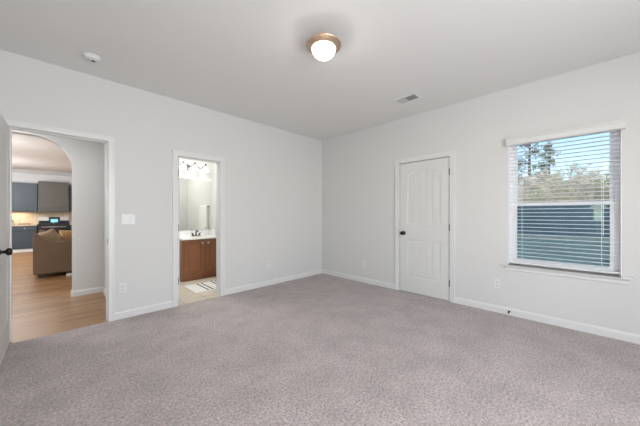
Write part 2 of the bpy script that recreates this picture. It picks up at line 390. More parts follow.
# insect screen over the lower half, outside
SCREEN = bpy.data.materials.new('insect_screen'); SCREEN.use_nodes = True
gn = SCREEN.node_tree; b = gn.nodes['Principled BSDF']; b.inputs['Base Color'].default_value = (0.10, 0.16, 0.19, 1); b.inputs['Roughness'].default_value = 0.8
tr = gn.nodes.new('ShaderNodeBsdfTransparent'); tr.inputs[0].default_value = (0.80, 0.97, 1, 1); ms = gn.nodes.new('ShaderNodeMixShader'); ms.inputs[0].default_value = 0.33
gn.links.new(tr.outputs[0], ms.inputs[1]); gn.links.new(b.outputs[0], ms.inputs[2]); gn.links.new(ms.outputs[0], gn.nodes['Material Output'].inputs[0])
o = loc(MB().box(FX+0.066, FX+0.0672, WY0+fw, WY1-fw, WZ0+fw, 1.33).build('insect_screen', SCREEN), win)
o['label'] = 'fine grey insect screen behind the lower sash'
# sash lock
o = loc(MB().box(FX-0.008, FX+0.004, 0.09, 0.16, 1.350, 1.362).build('sash_lock', PLASTIC, bevel=0.002), win)
# stool and apron
m = MB().box(XR-0.050, FX, WY0+0.001, WY1-0.001, WZ0-0.001, WZ0+0.016).box(XR-0.050, XR-0.0005, WY0-0.075, WY1+0.060, WZ0-0.008, WZ0+0.016)
loc(m.build('window_sill', TRIM, bevel=0.005), win)
m = MB().poly([(0, 0), (-0.018, 0.008), (-0.018, 0.036), (-0.032, 0.050), (-0.032, 0.057), (0, 0.057)], [], WY0-0.045, WY1+0.030,
              Matrix(((1, 0, 0, XR), (0, 0, 1, 0), (0, 1, 0, WZ0-0.065), (0, 0, 0, 1))))
loc(m.build('sill_apron', TRIM), win)

# blind with valance
bl = empty('window_blind', (XR, (WY0+WY1)/2, WZ1))
tag(bl, 'white horizontal slat blind with valance hanging in the window', 'window blind')
m = MB().poly([(0, 0.0), (-0.014, 0.0), (-0.018, 0.015), (-0.018, 0.052), (-0.030, 0.076), (-0.030, 0.084), (0, 0.084)], [], WY0-0.022, WY1+0.024,
              Matrix(((1, 0, 0, XR-0.030), (0, 0, 1, 0), (0, 1, 0, 2.040), (0, 0, 0, 1))))
m.box(XR-0.034, XR, WY0-0.022, WY0-0.010, 2.040, 2.122).box(XR-0.034, XR, WY1+0.012, WY1+0.024, 2.040, 2.122)
loc(m.build('valance', DOORP), bl)
BXc = XR+0.030
loc(MB().box(BXc-0.026, BXc+0.026, WY0+0.012, WY1-0.012, WZ1-0.045, WZ1-0.008).build('head_rail', SLAT), bl)
m = MB(); pitch = 0.0425; z = WZ1-0.075; tilt = R(2)
nsl = 0
while z > WZ0+0.075:
    Mx = Matrix.Translation((BXc, 0, z)) @ Matrix.Rotation(tilt, 4, 'Y')
    for i in range(4):        # slightly crowned slat
        a, b = -0.024+0.012*i, -0.012+0.012*i
        za, zb = 0.0022*(1-(a/0.024)**2), 0.0022*(1-(b/0.024)**2)
        vs = [m.bm.verts.new(Mx @ Vector(p)) for p in [(a, WY0+0.011, za), (b, WY0+0.011, zb), (b, WY1-0.011, zb), (a, WY1-0.011, za),
              (a, WY0+0.011, za-0.0036), (b, WY0+0.011, zb-0.0036), (b, WY1-0.011, zb-0.0036), (a, WY1-0.011, za-0.0036)]]
        for f in [(0, 1, 2, 3), (7, 6, 5, 4), (0, 4, 5, 1), (2, 6, 7, 3), (1, 5, 6, 2), (3, 7, 4, 0)]: m.bm.faces.new([vs[k] for k in f])
    z -= pitch; nsl += 1
loc(m.build('slats', SLAT), bl)
zb = z+pitch-0.036
loc(MB().box(BXc-0.025, BXc+0.025, WY0+0.011, WY1-0.011, zb-0.016, zb).build('bottom_rail', SLAT, bevel=0.004), bl)
for y in (-0.155, 0.485):
    m = MB()
    for dx in (-0.0265, 0.0265): m.tube([(BXc+dx, y, zb-0.01), (BXc+dx, y, WZ1-0.05)], 0.0009, 6)
    loc(m.build('ladder_cord', SLAT), bl)
loc(MB().tube([(BXc-0.03, -0.165, 1.00), (BXc-0.03, -0.165, WZ1-0.05)], 0.0022, 8).build('tilt_wand', SLAT), bl)

# ------------------------------------------------------------ WALL AND CEILING FITTINGS
# flush-mount ceiling light
lx, ly = 1.60, 1.555
cl = empty('ceiling_light', (lx, ly, H)); tag(cl, 'round flush ceiling light with nickel pan and glowing white glass bowl', 'ceiling light')
loc(MB().lathe([(0, 0), (0.050, 0), (0.052, -0.040), (0.110, -0.058), (0.144, -0.068), (0.151, -0.076), (0.148, -0.082), (0.130, -0.086), (0.112, -0.098), (0.104, -0.102), (0.098, -0.098), (0, -0.090)], (lx, ly, H), n=48).build('pan', NICKEL, smooth=True), cl)
BOWL = mat('glowing_bowl', (0.9, 0.88, 0.84), 0.4, emit=(1.0, 0.95, 0.88), estr=3.0)
_n = BOWL.node_tree; _t = _n.nodes.new('ShaderNodeBsdfTransparent'); _m = _n.nodes.new('ShaderNodeMixShader'); _m.inputs[0].default_value = 0.45
_n.links.new(_t.outputs[0], _m.inputs[1]); _n.links.new(_n.nodes['Principled BSDF'].outputs[0], _m.inputs[2]); _n.links.new(_m.outputs[0], _n.nodes['Material Output'].inputs[0])
prof = [(0.100, -0.098)]+[(0.103*math.cos(a), -0.106-0.082*math.sin(a)) for a in [R(x) for x in range(0, 90, 10)]]+[(0, -0.188)]
loc(MB().lathe(prof, (lx, ly, H), n=48).build('glass_bowl', BOWL, smooth='all'), cl)
loc(MB().lathe([(0, -0.186), (0.009, -0.188), (0.009, -0.192), (0.005, -0.196), (0.006, -0.200), (0, -0.204)], (lx, ly, H), n=20).build('finial', NICKEL, smooth='all'), cl)
# smoke detector
sx, sy = 0.22, 3.33
sd = empty('smoke_detector', (sx, sy, H)); tag(sd, 'round white smoke detector on the ceiling', 'smoke detector')
loc(MB().lathe([(0, 0), (0.068, 0), (0.068, -0.012), (0.060, -0.018), (0.058, -0.030), (0.045, -0.038), (0, -0.040)], (sx, sy, H), n=40).build('housing', PLASTIC, smooth=True), sd)
o = loc(MB().lathe([(0, -0.0398), (0.016, -0.0398), (0.016, -0.042), (0, -0.043)], (sx+0.008, sy+0.002, H), n=20).build('sensor_vent', DARK, smooth=True), sd)
o['label'] = 'small dark sensor opening'
# ceiling register
vx0, vx1, vy0, vy1 = 3.135, 3.325, 1.455, 1.755
cv = empty('ceiling_vent', ((vx0+vx1)/2, (vy0+vy1)/2, H)); tag(cv, 'small rectangular ceiling vent with white frame and dark louvres', 'ceiling vent')
MV = Matrix(((1, 0, 0, 0), (0, 1, 0, 0), (0, 0, 1, 0), (0, 0, 0, 1)))
iy0, iy1 = 1.480, 1.615
hole = [(vx0+0.028, iy0), (vx1-0.028, iy0), (vx1-0.028, iy1), (vx0+0.028, iy1)]
hole2 = [(vx0+0.028, iy1+0.006), (vx1-0.028, iy1+0.006), (vx1-0.028, 1.73), (vx0+0.028, 1.73)]
loc(MB().poly([(vx0, vy0), (vx1, vy0), (vx1, vy1), (vx0, vy1)], [hole, hole2], H-0.010, H-0.0005, MV).build('vent_frame', PLASTIC, bevel=0.002), cv)
o = loc(MB().box(vx0+0.028, vx1-0.028, iy0, iy1, H-0.0025, H-0.0005).build('duct_opening', GREYSLOT), cv); o['label'] = 'dark grey duct opening'
m = MB()
for i in range(9):
    y = iy0+0.008+i*0.0148; Mx = Matrix.Translation((0, y, H-0.006)) @ Matrix.Rotation(R(-35), 4, 'X'); m.box(vx0+0.028, vx1-0.028, -0.004, 0.004, -0.0006, 0.0006, Mx)
loc(m.build('louvres', GREYSLOT), cv)
m = MB()
for i in range(8):
    y = iy1+0.014+i*0.0142; Mx = Matrix.Translation((0, y, H-0.005)) @ Matrix.Rotation(R(25), 4, 'X'); m.box(vx0+0.028, vx1-0.028, -0.007, 0.007, -0.0006, 0.0006, Mx)
m.box(vx0+0.028, vx1-0.028, iy1+0.006, 1.73, H-0.003, H-0.0005)
loc(m.build('louvres', PLASTIC), cv)

# switch plate (two gang) on the left wall
sw = empty('light_switch', (0.573, YL, 1.158)); tag(sw, 'white double light switch on the wall right of the open hall doorway', 'light switch')
loc(MB().box(0.573-0.066, 0.573+0.066, YL-0.006, YL-0.0005, 1.158-0.060, 1.158+0.060).build('wall_plate', PLASTIC, bevel=0.003), sw)
for dx in (-0.030, 0.030):
    loc(MB().box(0.573+dx-0.016, 0.573+dx+0.016, YL-0.010, YL-0.006, 1.158-0.033, 1.158+0.033).build('rocker', PLASTIC, bevel=0.002), sw)
def outlet(c, nrm, label):
    c = Vector(c); rz = math.atan2(nrm[1], nrm[0])+R(90)     # local -y faces nrm
    e = empty('wall_outlet', c, rz); tag(e, label, 'outlet')
    MB().box(-0.035, 0.035, -0.006, -0.0005, -0.057, 0.057).build('wall_plate', PLASTIC, e, bevel=0.003)
    for z in (-0.021, 0.021):
        f = MB().box(-0.017, 0.017, -0.008, -0.006, z-0.014, z+0.014).build('socket', PLASTIC, e, bevel=0.001)
        s = MB().box(-0.008, -0.0055, -0.0088, -0.008, z-0.002, z+0.008).box(0.0055, 0.008, -0.0088, -0.008, z-0.002, z+0.008).box(-0.0025, 0.0025, -0.0088, -0.008, z-0.010, z-0.005).build('slots', DARK, f)
    return e
outlet((0.517, YL, 0.356), (0, -1), 'white wall outlet below the light switch beside the hall doorway')
outlet((2.535, YL, 0.355), (0, -1), 'white wall outlet between the bathroom doorway and the room corner')
outlet((XR, 2.722, 0.325), (-1, 0), 'white wall outlet between the room corner and the closed door')
outlet((XR, 0.728, 0.357), (-1, 0), 'white wall outlet just left of and below the window sill')
# spring door stop on the right baseboard
ds = empty('door_stop', (XR-0.014, 0.603, 0.045)); tag(ds, 'small dark door stop on the baseboard below the window', 'door stop')
m = MB().lathe([(0, 0), (0.012, 0), (0.012, 0.004), (0.005, 0.006), (0.005, 0.045), (0, 0.045)], (0, 0, 0), (-1, 0, 0), 14); m.build('rod', BRONZE, ds, smooth=True)
MB().lathe([(0, 0.043), (0.010, 0.043), (0.011, 0.050), (0.009, 0.056), (0, 0.057)], (0, 0, 0), (-1, 0, 0), 14).build('rubber_tip', DARK, ds, smooth=True)

# ------------------------------------------------------------ HALL, LIVING ROOM AND KITCHEN SHELL
HX, HY, AT = 0.485, 5.30, 0.12         # hall end wall plane, arch wall plane, arch wall thickness
KY = 13.42; BXR0 = 2.435
st(MB().box(-5.0, HX+0.11, YL, HY+AT, -0.10, 0).box(-5.0, HX+0.11, HY+AT, 5.64, -0.10, 0).box(-5.0, 6.0, 5.64, KY, -0.10, 0).build('floor_hall', OAK))
st(MB().box(-5.0, HX+0.11, YL+WT*0.5, HY+AT, H, H+0.12).box(-5.0, HX+0.11, HY+AT, 5.64, H, H+0.12).box(-5.0, 6.0, 5.64, KY+0.1, H, H+0.12).build('ceiling_living', CEIL))
st(MB().box(HX, HX+0.11, YL+WT, HY, 0, H).build('wall_hall', WALL))
AX1 = 0.127; AX0 = -1.75; ATOP = 2.31
pts = [(-5.0, 0), (AX0, 0)]
rx, rz = 0.40, 0.40
for i in range(0, 13):
    a = R(180-7.5*i); pts.append((AX0+rx+rx*math.cos(a), ATOP-rz+rz*math.sin(a)))
for i in range(0, 13):
    a = R(90-7.5*i); pts.append((AX1-rx+rx*math.cos(a), ATOP-rz+rz*math.sin(a)))
pts += [(AX1, 0), (HX+0.11, 0), (HX+0.11, H), (-5.0, H)]
# remove duplicate apex points
MA = Matrix(((1, 0, 0, 0), (0, 0, 1, HY), (0, 1, 0, 0), (0, 0, 0, 1)))
st(MB().poly(pts, [], 0, AT, MA).build('wall_arch', WALL))
st(MB().box(-5.1, -5.0, YL, KY, 0, H).build('wall_living_left', WALL))
st(MB().box(6.0, 6.1, 5.54, KY, 0, H).box(BXR0, 6.1, 5.54, 5.64, 0, H).box(HX, HX+0.11, HY+AT, 5.64, 0, H).build('wall_living_right', WALL))
st(MB().box(-5.1, 6.1, KY, KY+0.1, 0, H).build('wall_kitchen', mat('kitchen_paint', (0.80, 0.80, 0.79), 0.6)))
st(MB().box(-5.0, X0-WT, YL, YL+WT, 0, H).build('wall_hall_left', WALL))
baseboard('baseboard_arch', (AX1, HY, 0), (HX, HY, 0), (0, -1, 0))
baseboard('baseboard_arch', (AX1, HY-0.014, 0), (AX1, HY+AT+0.014, 0), (-1, 0, 0))
baseboard('baseboard_hall', (HX, YL+WT+0.02, 0), (HX, HY-0.014, 0), (-1, 0, 0))
st(MB().poly([(0, 0), (-0.02, 0), (-0.10, 0.09), (-0.10, 0.11), (0, 0.11)], [], -5.0, 6.0, Matrix(((0, 0, 1, 0), (1, 0, 0, KY), (0, 1, 0, H-0.111), (0, 0, 0, 1)))).build('trim_4', TRIM))

# kitchen
CABB = mat('blue_grey_cabinet', (0.052, 0.070, 0.085), 0.4)
HOODM = mat('taupe_hood', (0.095, 0.090, 0.076), 0.5)
STEEL = mat('stainless', (0.55, 0.53, 0.50), 0.3, 0.9)
BLACK = mat('black_enamel', (0.012, 0.012, 0.014), 0.25)
STONE = mat('stone_counter', (0.52, 0.42, 0.32), 0.3, noise=0.25, nscale=30)
def shaker(parent, x0, x1, z0, z1, y, m_, knob_at=None, name='door'):
    """frame-and-panel front, facing -y, front face at y"""
    w = 0.06; M = Matrix(((1, 0, 0, 0), (0, 0, 1, y), (0, 1, 0, 0), (0, 0, 0, 1)))
    b = MB().poly([(x0, z0), (x1, z0), (x1, z1), (x0, z1)], [[(x0+w, z0+w), (x1-w, z0+w), (x1-w, z1-w), (x0+w, z1-w)]], 0, 0.02, M)
    b.box(x0+w, x1-w, y+0.010, y+0.020, z0+w, z1-w)
    b.poly([(x0+w, z0+w), (x1-w, z0+w), (x1-w, z1-w), (x0+w, z1-w)], [[(x0+w+.012, z0+w+.012), (x1-w-.012, z0+w+.012), (x1-w-.012, z1-w-.012), (x0+w+.012, z1-w-.012)]], 0.004, 0.010, M)
    d = loc(b.build(name, m_), parent)
    if knob_at:
        k = MB().lathe([(0, 0), (0.006, 0), (0.006, 0.012), (0.015, 0.018), (0.015, 0.024), (0, 0.028)], (knob_at[0], y, knob_at[1]), (0, -1, 0), 14).build('knob', STEEL, smooth=True)
        loc(k, d); k['label'] = 'small metal knob'
    return d
def base_cab(x0, x1, label):
    e = empty('base_cabinet', ((x0+x1)/2, 13.1, 0)); tag(e, label, 'cabinet')
    loc(MB().box(x0, x1, 12.82, 13.41, 0.10, 0.835).build('body', CABB), e)
    loc(MB().box(x0, x1, 12.80, 12.82, 0, 0.07).box(x0, x1, 12.86, 13.41, 0.0, 0.10).build('toe_kick', TRIM), e)['label'] = 'white plinth strip'
    shaker(e, x0+0.012, x1-0.012, 0.13, 0.665, 12.80, CABB, None)
    dr = loc(MB().box(x0+0.012, x1-0.012, 12.80, 12.82, 0.685, 0.82).build('drawer', CABB, bevel=0.004), e)
    k = MB().lathe([(0, 0), (0.006, 0), (0.006, 0.012), (0.016, 0.018), (0.016, 0.024), (0, 0.028)], ((x0+x1)/2, 12.80, 0.755), (0, -1, 0), 14).build('knob', STEEL, smooth=True)
    loc(k, dr); return e
base_cab(-1.09, -0.545, 'blue grey kitchen base cabinet directly left of the range')
base_cab(-1.95, -1.10, 'blue grey kitchen base cabinet at far left, mostly hidden by the open door')
base_cab(0.25, 0.95, 'blue grey kitchen base cabinet right of the range behind the sofa')
def wall_cab(x0, x1, label, y=13.10, n=1):
    e = empty('wall_cabinet', ((x0+x1)/2, 13.2, 1.32)); tag(e, label, 'cabinet')
    loc(MB().box(x0, x1, y+0.02, 13.41, 1.315, 2.275).build('body', CABB), e)
    for k in range(n):
        a = x0+(x1-x0)*k/n+0.008; b = x0+(x1-x0)*(k+1)/n-0.008
        shaker(e, a, b, 1.325, 2.265, y, CABB)
    return e
wall_cab(-1.11, -0.545, 'blue grey upper kitchen cabinet left of the tall hood')
wall_cab(-1.95, -1.125, 'blue grey upper cabinet furthest left, cut off by the open door', n=2)
wall_cab(0.235, 0.95, 'blue grey upper kitchen cabinet right of the tall hood', n=2)
hd = empty('range_hood', (-0.15, 13.2, 1.32)); tag(hd, 'taupe box range hood on the wall above the range', 'range hood')
loc(MB().box(-0.525, 0.220, 13.02, 13.41, 1.46, 2.36).build('hood_body', HOODM, bevel=0.004), hd)
loc(MB().box(-0.535, 0.230, 13.00, 13.41, 1.315, 1.458).build('hood_skirt', mat('taupe_hood_dark', (0.085, 0.082, 0.075), 0.5), bevel=0.004), hd)
ct = tag(MB().box(-1.97, -0.535, 12.77, 13.41, 0.837, 0.875).build('countertop', STONE, bevel=0.004), 'tan stone kitchen countertop left of the range', 'countertop')
tag(MB().box(0.245, 0.97, 12.77, 13.41, 0.837, 0.875).build('countertop', STONE, bevel=0.004), 'tan stone kitchen countertop right of the range', 'countertop')
sp_ = MB().box(-1.97, 0.97, 13.412, 13.42, 0.88, 1.31)
o = st(sp_.build('trim_5', SPLASH))
rg = empty('kitchen_range', (-0.15, 13.1, 0)); tag(rg, 'black and stainless kitchen range with lit clock, behind the sofa', 'stove')
loc(MB().box(-0.525, 0.235, 12.80, 13.40, 0.04, 0.865).build('body', BLACK), rg)
loc(MB().box(-0.530, 0.238, 12.77, 13.32, 0.866, 0.905).build('cooktop', BLACK, bevel=0.006), rg)
loc(MB().box(-0.50, 0.21, 12.765, 12.80, 0.18, 0.76).build('oven_door', BLACK, bevel=0.004), rg)
loc(MB().tube([(-0.45, 12.73, 0.79), (0.16, 12.73, 0.79)], 0.012).tube([(-0.43, 12.73, 0.79), (-0.43, 12.80, 0.79)], 0.008).tube([(0.14, 12.73, 0.79), (0.14, 12.80, 0.79)], 0.008).build('handle', STEEL), rg)
bgd = loc(MB().box(-0.530, 0.238, 13.32, 13.39, 0.866, 1.13).build('back_panel', STEEL, bevel=0.004), rg)
loc(MB().box(-0.525, 0.233, 13.313, 13.32, 0.875, 1.00).box(-0.28, 0.00, 13.313, 13.32, 1.00, 1.125).build('control_strip', BLACK), rg)
o = loc(MB().box(-0.235, -0.055, 13.308, 13.313, 0.93, 1.05).build('clock_display', mat('clock_glow', (0.1, 0.3, 0.35), 0.4, emit=(0.30, 0.85, 0.95), estr=0.75)), rg); o['label'] = 'lit cyan clock display'
for dx in (-0.37, -0.0):
    m = MB()
    for yy in (12.85, 12.95, 13.05, 13.15, 13.25): m.tube([(dx-0.13, yy, 0.935), (dx+0.17, yy, 0.935)], 0.007, 6)
    for xx in (dx-0.12, dx+0.02, dx+0.16): m.tube([(xx, 12.82, 0.93), (xx, 13.28, 0.93)], 0.007, 6)
    for xx in (dx-0.12, dx+0.16):
        for yy in (12.83, 13.27): m.tube([(xx, yy, 0.903), (xx, yy, 0.93)], 0.007, 6)
    loc(m.build('burner_grate', BLACK), rg)
# items on the counter
jar = empty('counter_jar', (-1.13, 13.15, 0.875)); tag(jar, 'pale canister with dark lid at the left end of the kitchen counter', 'jar')
MB().lathe([(0, 0), (0.055, 0), (0.06, 0.02), (0.06, 0.12), (0, 0.12)], (0, 0, 0), n=20).build('canister', mat('pale_ceramic', (0.55, 0.55, 0.55), 0.3), jar, smooth=True)
MB().lathe([(0, 0.12), (0.058, 0.12), (0.058, 0.15), (0.02, 0.16), (0.015, 0.19), (0, 0.19)], (0, 0, 0), n=20).build('lid', BLACK, jar, smooth=True)
tr_ = tag(MB().box(-0.98, -0.70, 13.05, 13.20, 0.875, 0.925).build('bread_board', mat('light_wood', (0.42, 0.27, 0.14), 0.5, noise=0.2), bevel=0.01), 'low light wood block on the kitchen counter under the cabinet light', 'board')
gj = tag(MB().lathe([(0, 0), (0.045, 0), (0.045, 0.11), (0.03, 0.13), (0.03, 0.145), (0, 0.145)], (-0.90, 13.30, 0.875), n=20).build('glass_jar', mat('cream_ceramic', (0.75, 0.68, 0.55), 0.3), smooth=True), 'cream jar on the kitchen counter behind the wood block', 'jar')

# ------------------------------------------------------------ SOFA
FAB = mat('brown_sofa_fabric', (0.200, 0.135, 0.085), 0.9, noise=0.18, nscale=60, bump=0.3, bscale=300)
PIL = mat('tan_pillow_fabric', (0.330, 0.235, 0.140), 0.9, noise=0.22, nscale=25, bump=0.2, bscale=200)
PIL2 = mat('caramel_pillow_fabric', (0.40, 0.235, 0.105), 0.9, noise=0.15, nscale=25)
DKW = mat('dark_wood', (0.020, 0.014, 0.010), 0.5)
sf = empty('sofa', (0.10, 8.25, 0)); tag(sf, 'brown fabric sofa with dark block feet standing beyond the arch', 'sofa')
SX0, SX1, SY0, SY1 = -0.36, 0.62, 7.23, 9.35
prof_arm = [(SX0, 0.075), (SX1, 0.075), (SX1, 0.67), (SX0+0.24, 0.685), (SX0+0.035, 0.85), (SX0, 0.84)]
MY = Matrix(((1, 0, 0, 0), (0, 0, 1, 0), (0, 1, 0, 0), (0, 0, 0, 1)))
for y0, y1 in ((SY0, SY0+0.20), (SY1-0.20, SY1)):
    loc(MB().poly(prof_arm, [], y0, y1, MY).build('armrest', FAB, bevel=0.015), sf)
loc(MB().poly([(SX0, 0.075), (SX0+0.20, 0.075), (SX0+0.12, 0.78), (SX0+0.035, 0.80), (SX0, 0.79)], [], SY0+0.20, SY1-0.20, MY).build('backrest', FAB, bevel=0.015), sf)
loc(MB().box(SX0+0.24, SX1-0.03, SY0+0.20, SY1-0.20, 0.075, 0.28).build('seat_base', FAB, bevel=0.01), sf)
for k in range(2):
    a = SY0+0.21+k*0.855
    loc(MB().box(SX0+0.24, SX1-0.01, a, a+0.845, 0.285, 0.45).build('seat_cushion', FAB, bevel=0.03), sf)
for x in (SX0+0.07, SX1-0.13):
    for y in (SY0+0.05, SY1-0.13):
        loc(MB().poly([(x, 0.075), (x+0.09, 0.075), (x+0.08, 0), (x+0.01, 0)], [], y, y+0.08, MY).build('leg', DKW), sf)
def pillow(name, w, h, t, loc_, rot, m_, label, cat='pillow'):
    n = 12; b = MB(); grid = {}
    for s in (1, -1):
        for i in range(n+1):
            for j in range(n+1):
                u, v = i/n*2-1, j/n*2-1
                edge = i in (0, n) or j in (0, n)
                if s == -1 and edge: grid[s, i, j] = grid[1, i, j]; continue
                th = ((1-abs(u)**2.4)*(1-abs(v)**2.4))**0.5*t/2*s
                pin = 1-0.06*(1-u*u)*abs(v)**4-0.0; pin2 = 1-0.06*(1-v*v)*abs(u)**4
                grid[s, i, j] = b.bm.verts.new((u*w/2*pin2, th, v*h/2*pin))
        for i in range(n):
            for j in range(n):
                f = [grid[s, i, j], grid[s, i+1, j], grid[s, i+1, j+1], grid[s, i, j+1]]
                b.bm.faces.new(f if s == 1 else f[::-1])
    o = b.build(name, m_, smooth='all'); o.location = loc_; o.rotation_euler = rot
    if label: tag(o, label, cat)
    return o
# back cushions lean on the backrest and belong to the sofa
for k, yy in enumerate((7.86, 8.71)):
    o = pillow('back_cushion', 0.80, 0.40, 0.22, (SX0+0.30, yy, 0.60), (0, 0, 0), FAB, None)
    o.rotation_euler = (Matrix.Rotation(R(-14), 3, 'Y') @ Matrix.Rotation(R(90), 3, 'Z')).to_euler()
    loc(o, sf)
p1 = pillow('throw_pillow', 0.29, 0.46, 0.19, (-0.115, 7.55, 0.685), (0, 0, 0), PIL, 'tan throw pillow leaning in the near corner of the brown sofa')
p1.rotation_euler = (Matrix.Rotation(R(8), 3, 'X') @ Matrix.Rotation(R(-27), 3, 'Y')).to_euler()
p2 = pillow('throw_pillow', 0.58, 0.40, 0.16, (0.27, 7.98, 0.675), (R(-10), 0, 0), PIL2, 'caramel throw pillow on the brown sofa behind the tan one')
tag(MB().box(0.085, 0.185, 7.10, 7.16, 0, 0.055).build('power_adapter', PLASTIC, bevel=0.006), 'small white block on the wood floor beside the sofa foot', 'adapter')

# ------------------------------------------------------------ BATHROOM
BXL, BXR, BYB = HX+0.11, 2.335, 5.54
BW = mat('bath_paint', (0.74, 0.74, 0.72), 0.6)
st(MB().box(BXL, BXR, YL, BYB, -0.10, 0.001).build('floor_bathroom', TILE))
st(MB().box(BXL, BXR+0.1, YL+WT*0.5, BYB+0.1, H, H+0.12).build('ceiling_bathroom', CEIL))
st(MB().box(BXL, BXR+0.1, BYB, BYB+0.1, 0, H).build('wall_bathroom_back', BW))
st(MB().box(BXR, BXR+0.1, YL+WT, BYB, 0, H).build('wall_bathroom_right', BW))
baseboard('baseboard_bathroom', (BXR, YL+WT, 0), (BXR, 5.0, 0), (-1, 0, 0))
baseboard('baseboard_bathroom', (BXL, BYB, 0), (1.53, BYB, 0), (0, -1, 0))
# vanity
VW = mat('cherry_wood', (0.235, 0.092, 0.038), 0.35, noise=0.22, nscale=6)
VWD = mat('cherry_wood_shadow_line', (0.05, 0.02, 0.01), 0.6)
va = empty('bathroom_vanity', (1.93, 5.26, 0)); tag(va, 'reddish brown wooden bathroom vanity with two panelled doors and white top', 'vanity')
VX0, VX1, VY = 1.535, 2.330, 4.99
loc(MB().box(VX0, VX1, VY+0.02, 5.535, 0.09, 0.755).box(VX0, VX1, VY+0.07, 5.535, 0.0, 0.09).build('cabinet_body', VW), va)
def vdoor(x0, x1, kx):
    w = 0.055; z0, z1 = 0.165, 0.735; M = Matrix(((1, 0, 0, 0), (0, 0, 1, VY), (0, 1, 0, 0), (0, 0, 0, 1)))
    b = MB().poly([(x0, z0), (x1, z0), (x1, z1), (x0, z1)], [[(x0+w, z0+w), (x1-w, z0+w), (x1-w, z1-w), (x0+w, z1-w)]], 0, 0.02, M)
    b.box(x0+w, x1-w, VY+0.012, VY+0.02, z0+w, z1-w); b.box(x0+w+.02, x1-w-.02, VY+0.005, VY+0.013, z0+w+.02, z1-w-.02)
    d = loc(b.build('door', VW, bevel=0.002), va)
    k = MB().lathe([(0, 0), (0.006, 0), (0.006, 0.012), (0.018, 0.016), (0.019, 0.024), (0.010, 0.030), (0, 0.031)], (kx, VY, 0.685), (0, -1, 0), 16).build('knob', STEEL, smooth=True)
    k['label'] = 'small bright metal knob'; loc(k, d)
vdoor(VX0+0.03, 1.915, 1.875); vdoor(1.945, VX1-0.025, 1.985)
CULT = mat('cultured_marble', (0.86, 0.86, 0.84), 0.2)
Mz = Matrix(((1, 0, 0, 0), (0, 1, 0, 0), (0, 0, 1, 0), (0, 0, 0, 1)))
oval = [(1.925+0.21*math.cos(R(a)), 5.22+0.15*math.sin(R(a))) for a in range(0, 360, 12)]
m = MB().poly([(VX0-0.012, VY-0.02), (VX1, VY-0.02), (VX1, 5.535), (VX0-0.012, 5.535)], [oval], 0.757, 0.785, Mz)
m.box(VX0-0.012, VX1, 5.515, 5.535, 0.785, 0.885)
rings = []
for s, zz in ((1.0, 0.780), (0.92, 0.73), (0.7, 0.68), (0.3, 0.655)):
    rings.append([m.bm.verts.new((1.925+0.21*s*math.cos(R(a)), 5.22+0.15*s*math.sin(R(a)), zz)) for a in range(0, 360, 12)])
for a, b in zip(rings, rings[1:]):
    for k in range(30): m.bm.faces.new([a[k], a[(k+1) % 30], b[(k+1) % 30], b[k]])
m.bm.faces.new(rings[-1])
loc(m.build('vanity_top', CULT), va)['label'] = 'white moulded sink top'
fa = empty('faucet', (1.925, 5.43, 0.785)); tag(fa, 'dark chrome two handle faucet on the white vanity top', 'faucet')
FM = mat('dark_chrome', (0.16, 0.16, 0.17), 0.25, 0.9)
MB().box(-0.085, 0.085, -0.028, 0.028, 0, 0.016).build('base_plate', FM, fa, bevel=0.006)
MB().tube([(0, 0, 0.015), (0, 0, 0.085), (0, -0.025, 0.110), (0, -0.075, 0.112), (0, -0.105, 0.085)], [0.016, 0.014, 0.013, 0.012, 0.011], 12).build('spout', FM, fa, smooth='all')
for s in (-1, 1):
    MB().lathe([(0, 0), (0.020, 0), (0.018, 0.03), (0.012, 0.045), (0, 0.048)], (0.062*s, 0, 0.015), n=16).tube([(0.062*s, 0, 0.055), (0.105*s, 0.0, 0.068)], [0.007, 0.005], 8).build('handle', FM, fa, smooth='all')
# mirror
mr = empty('wall_mirror', (1.92, BYB, 0.89)); tag(mr, 'large frameless rectangular mirror above the bathroom vanity', 'mirror')
loc(MB().box(1.57, 2.272, BYB-0.006, BYB-0.001, 0.895, 1.935).build('mirror_backing', PLASTIC), mr)
loc(MB().box(1.574, 2.268, BYB-0.0075, BYB-0.006, 0.899, 1.931).build('mirror_glass', mat('mirror_silver', (0.82, 0.84, 0.82), 0.02, 1.0)), mr)
# vanity light: wavy bar with four shades
vl = empty('vanity_light', (1.795, BYB, 2.2)); tag(vl, 'chrome wavy bar vanity light with glowing white shades above the mirror', 'wall light')
loc(MB().lathe([(0, 0), (0.06, 0), (0.055, 0.02), (0.02, 0.03), (0.015, 0.10), (0, 0.10)], (1.795, BYB-0.001, 2.16), (0, -1, 0), 24).build('wall_plate', CHROME, smooth=True), vl)
xs = [1.475, 1.69, 1.905, 2.12]
pp = []
for i in range(49):
    x = xs[0]+(xs[-1]-xs[0])*i/48; pp.append((x, BYB-0.10, 2.182+0.034*math.cos((x-xs[0])/0.215*2*math.pi)))
loc(MB().tube(pp, 0.0085, 8).build('wavy_bar', FM, smooth='all'), vl)
SHD = mat('glowing_shade', (0.9, 0.9, 0.88), 0.4, emit=(1.0, 0.97, 0.90), estr=2.0)
for x in xs:
    loc(MB().lathe([(0, 0.05), (0.010, 0.048), (0.012, 0.02), (0.020, 0.01), (0.022, -0.012), (0, -0.012)], (x, BYB-0.10, 2.215), n=16).build('socket', FM, smooth=True), vl)
    loc(MB().lathe([(0.022, 0), (0.035, -0.02), (0.048, -0.06), (0.056, -0.105), (0.053, -0.105), (0.045, -0.06), (0.032, -0.022), (0.0, -0.012)], (x, BYB-0.10, 2.202), n=24).build('lamp_shade', SHD, smooth='all'), vl)
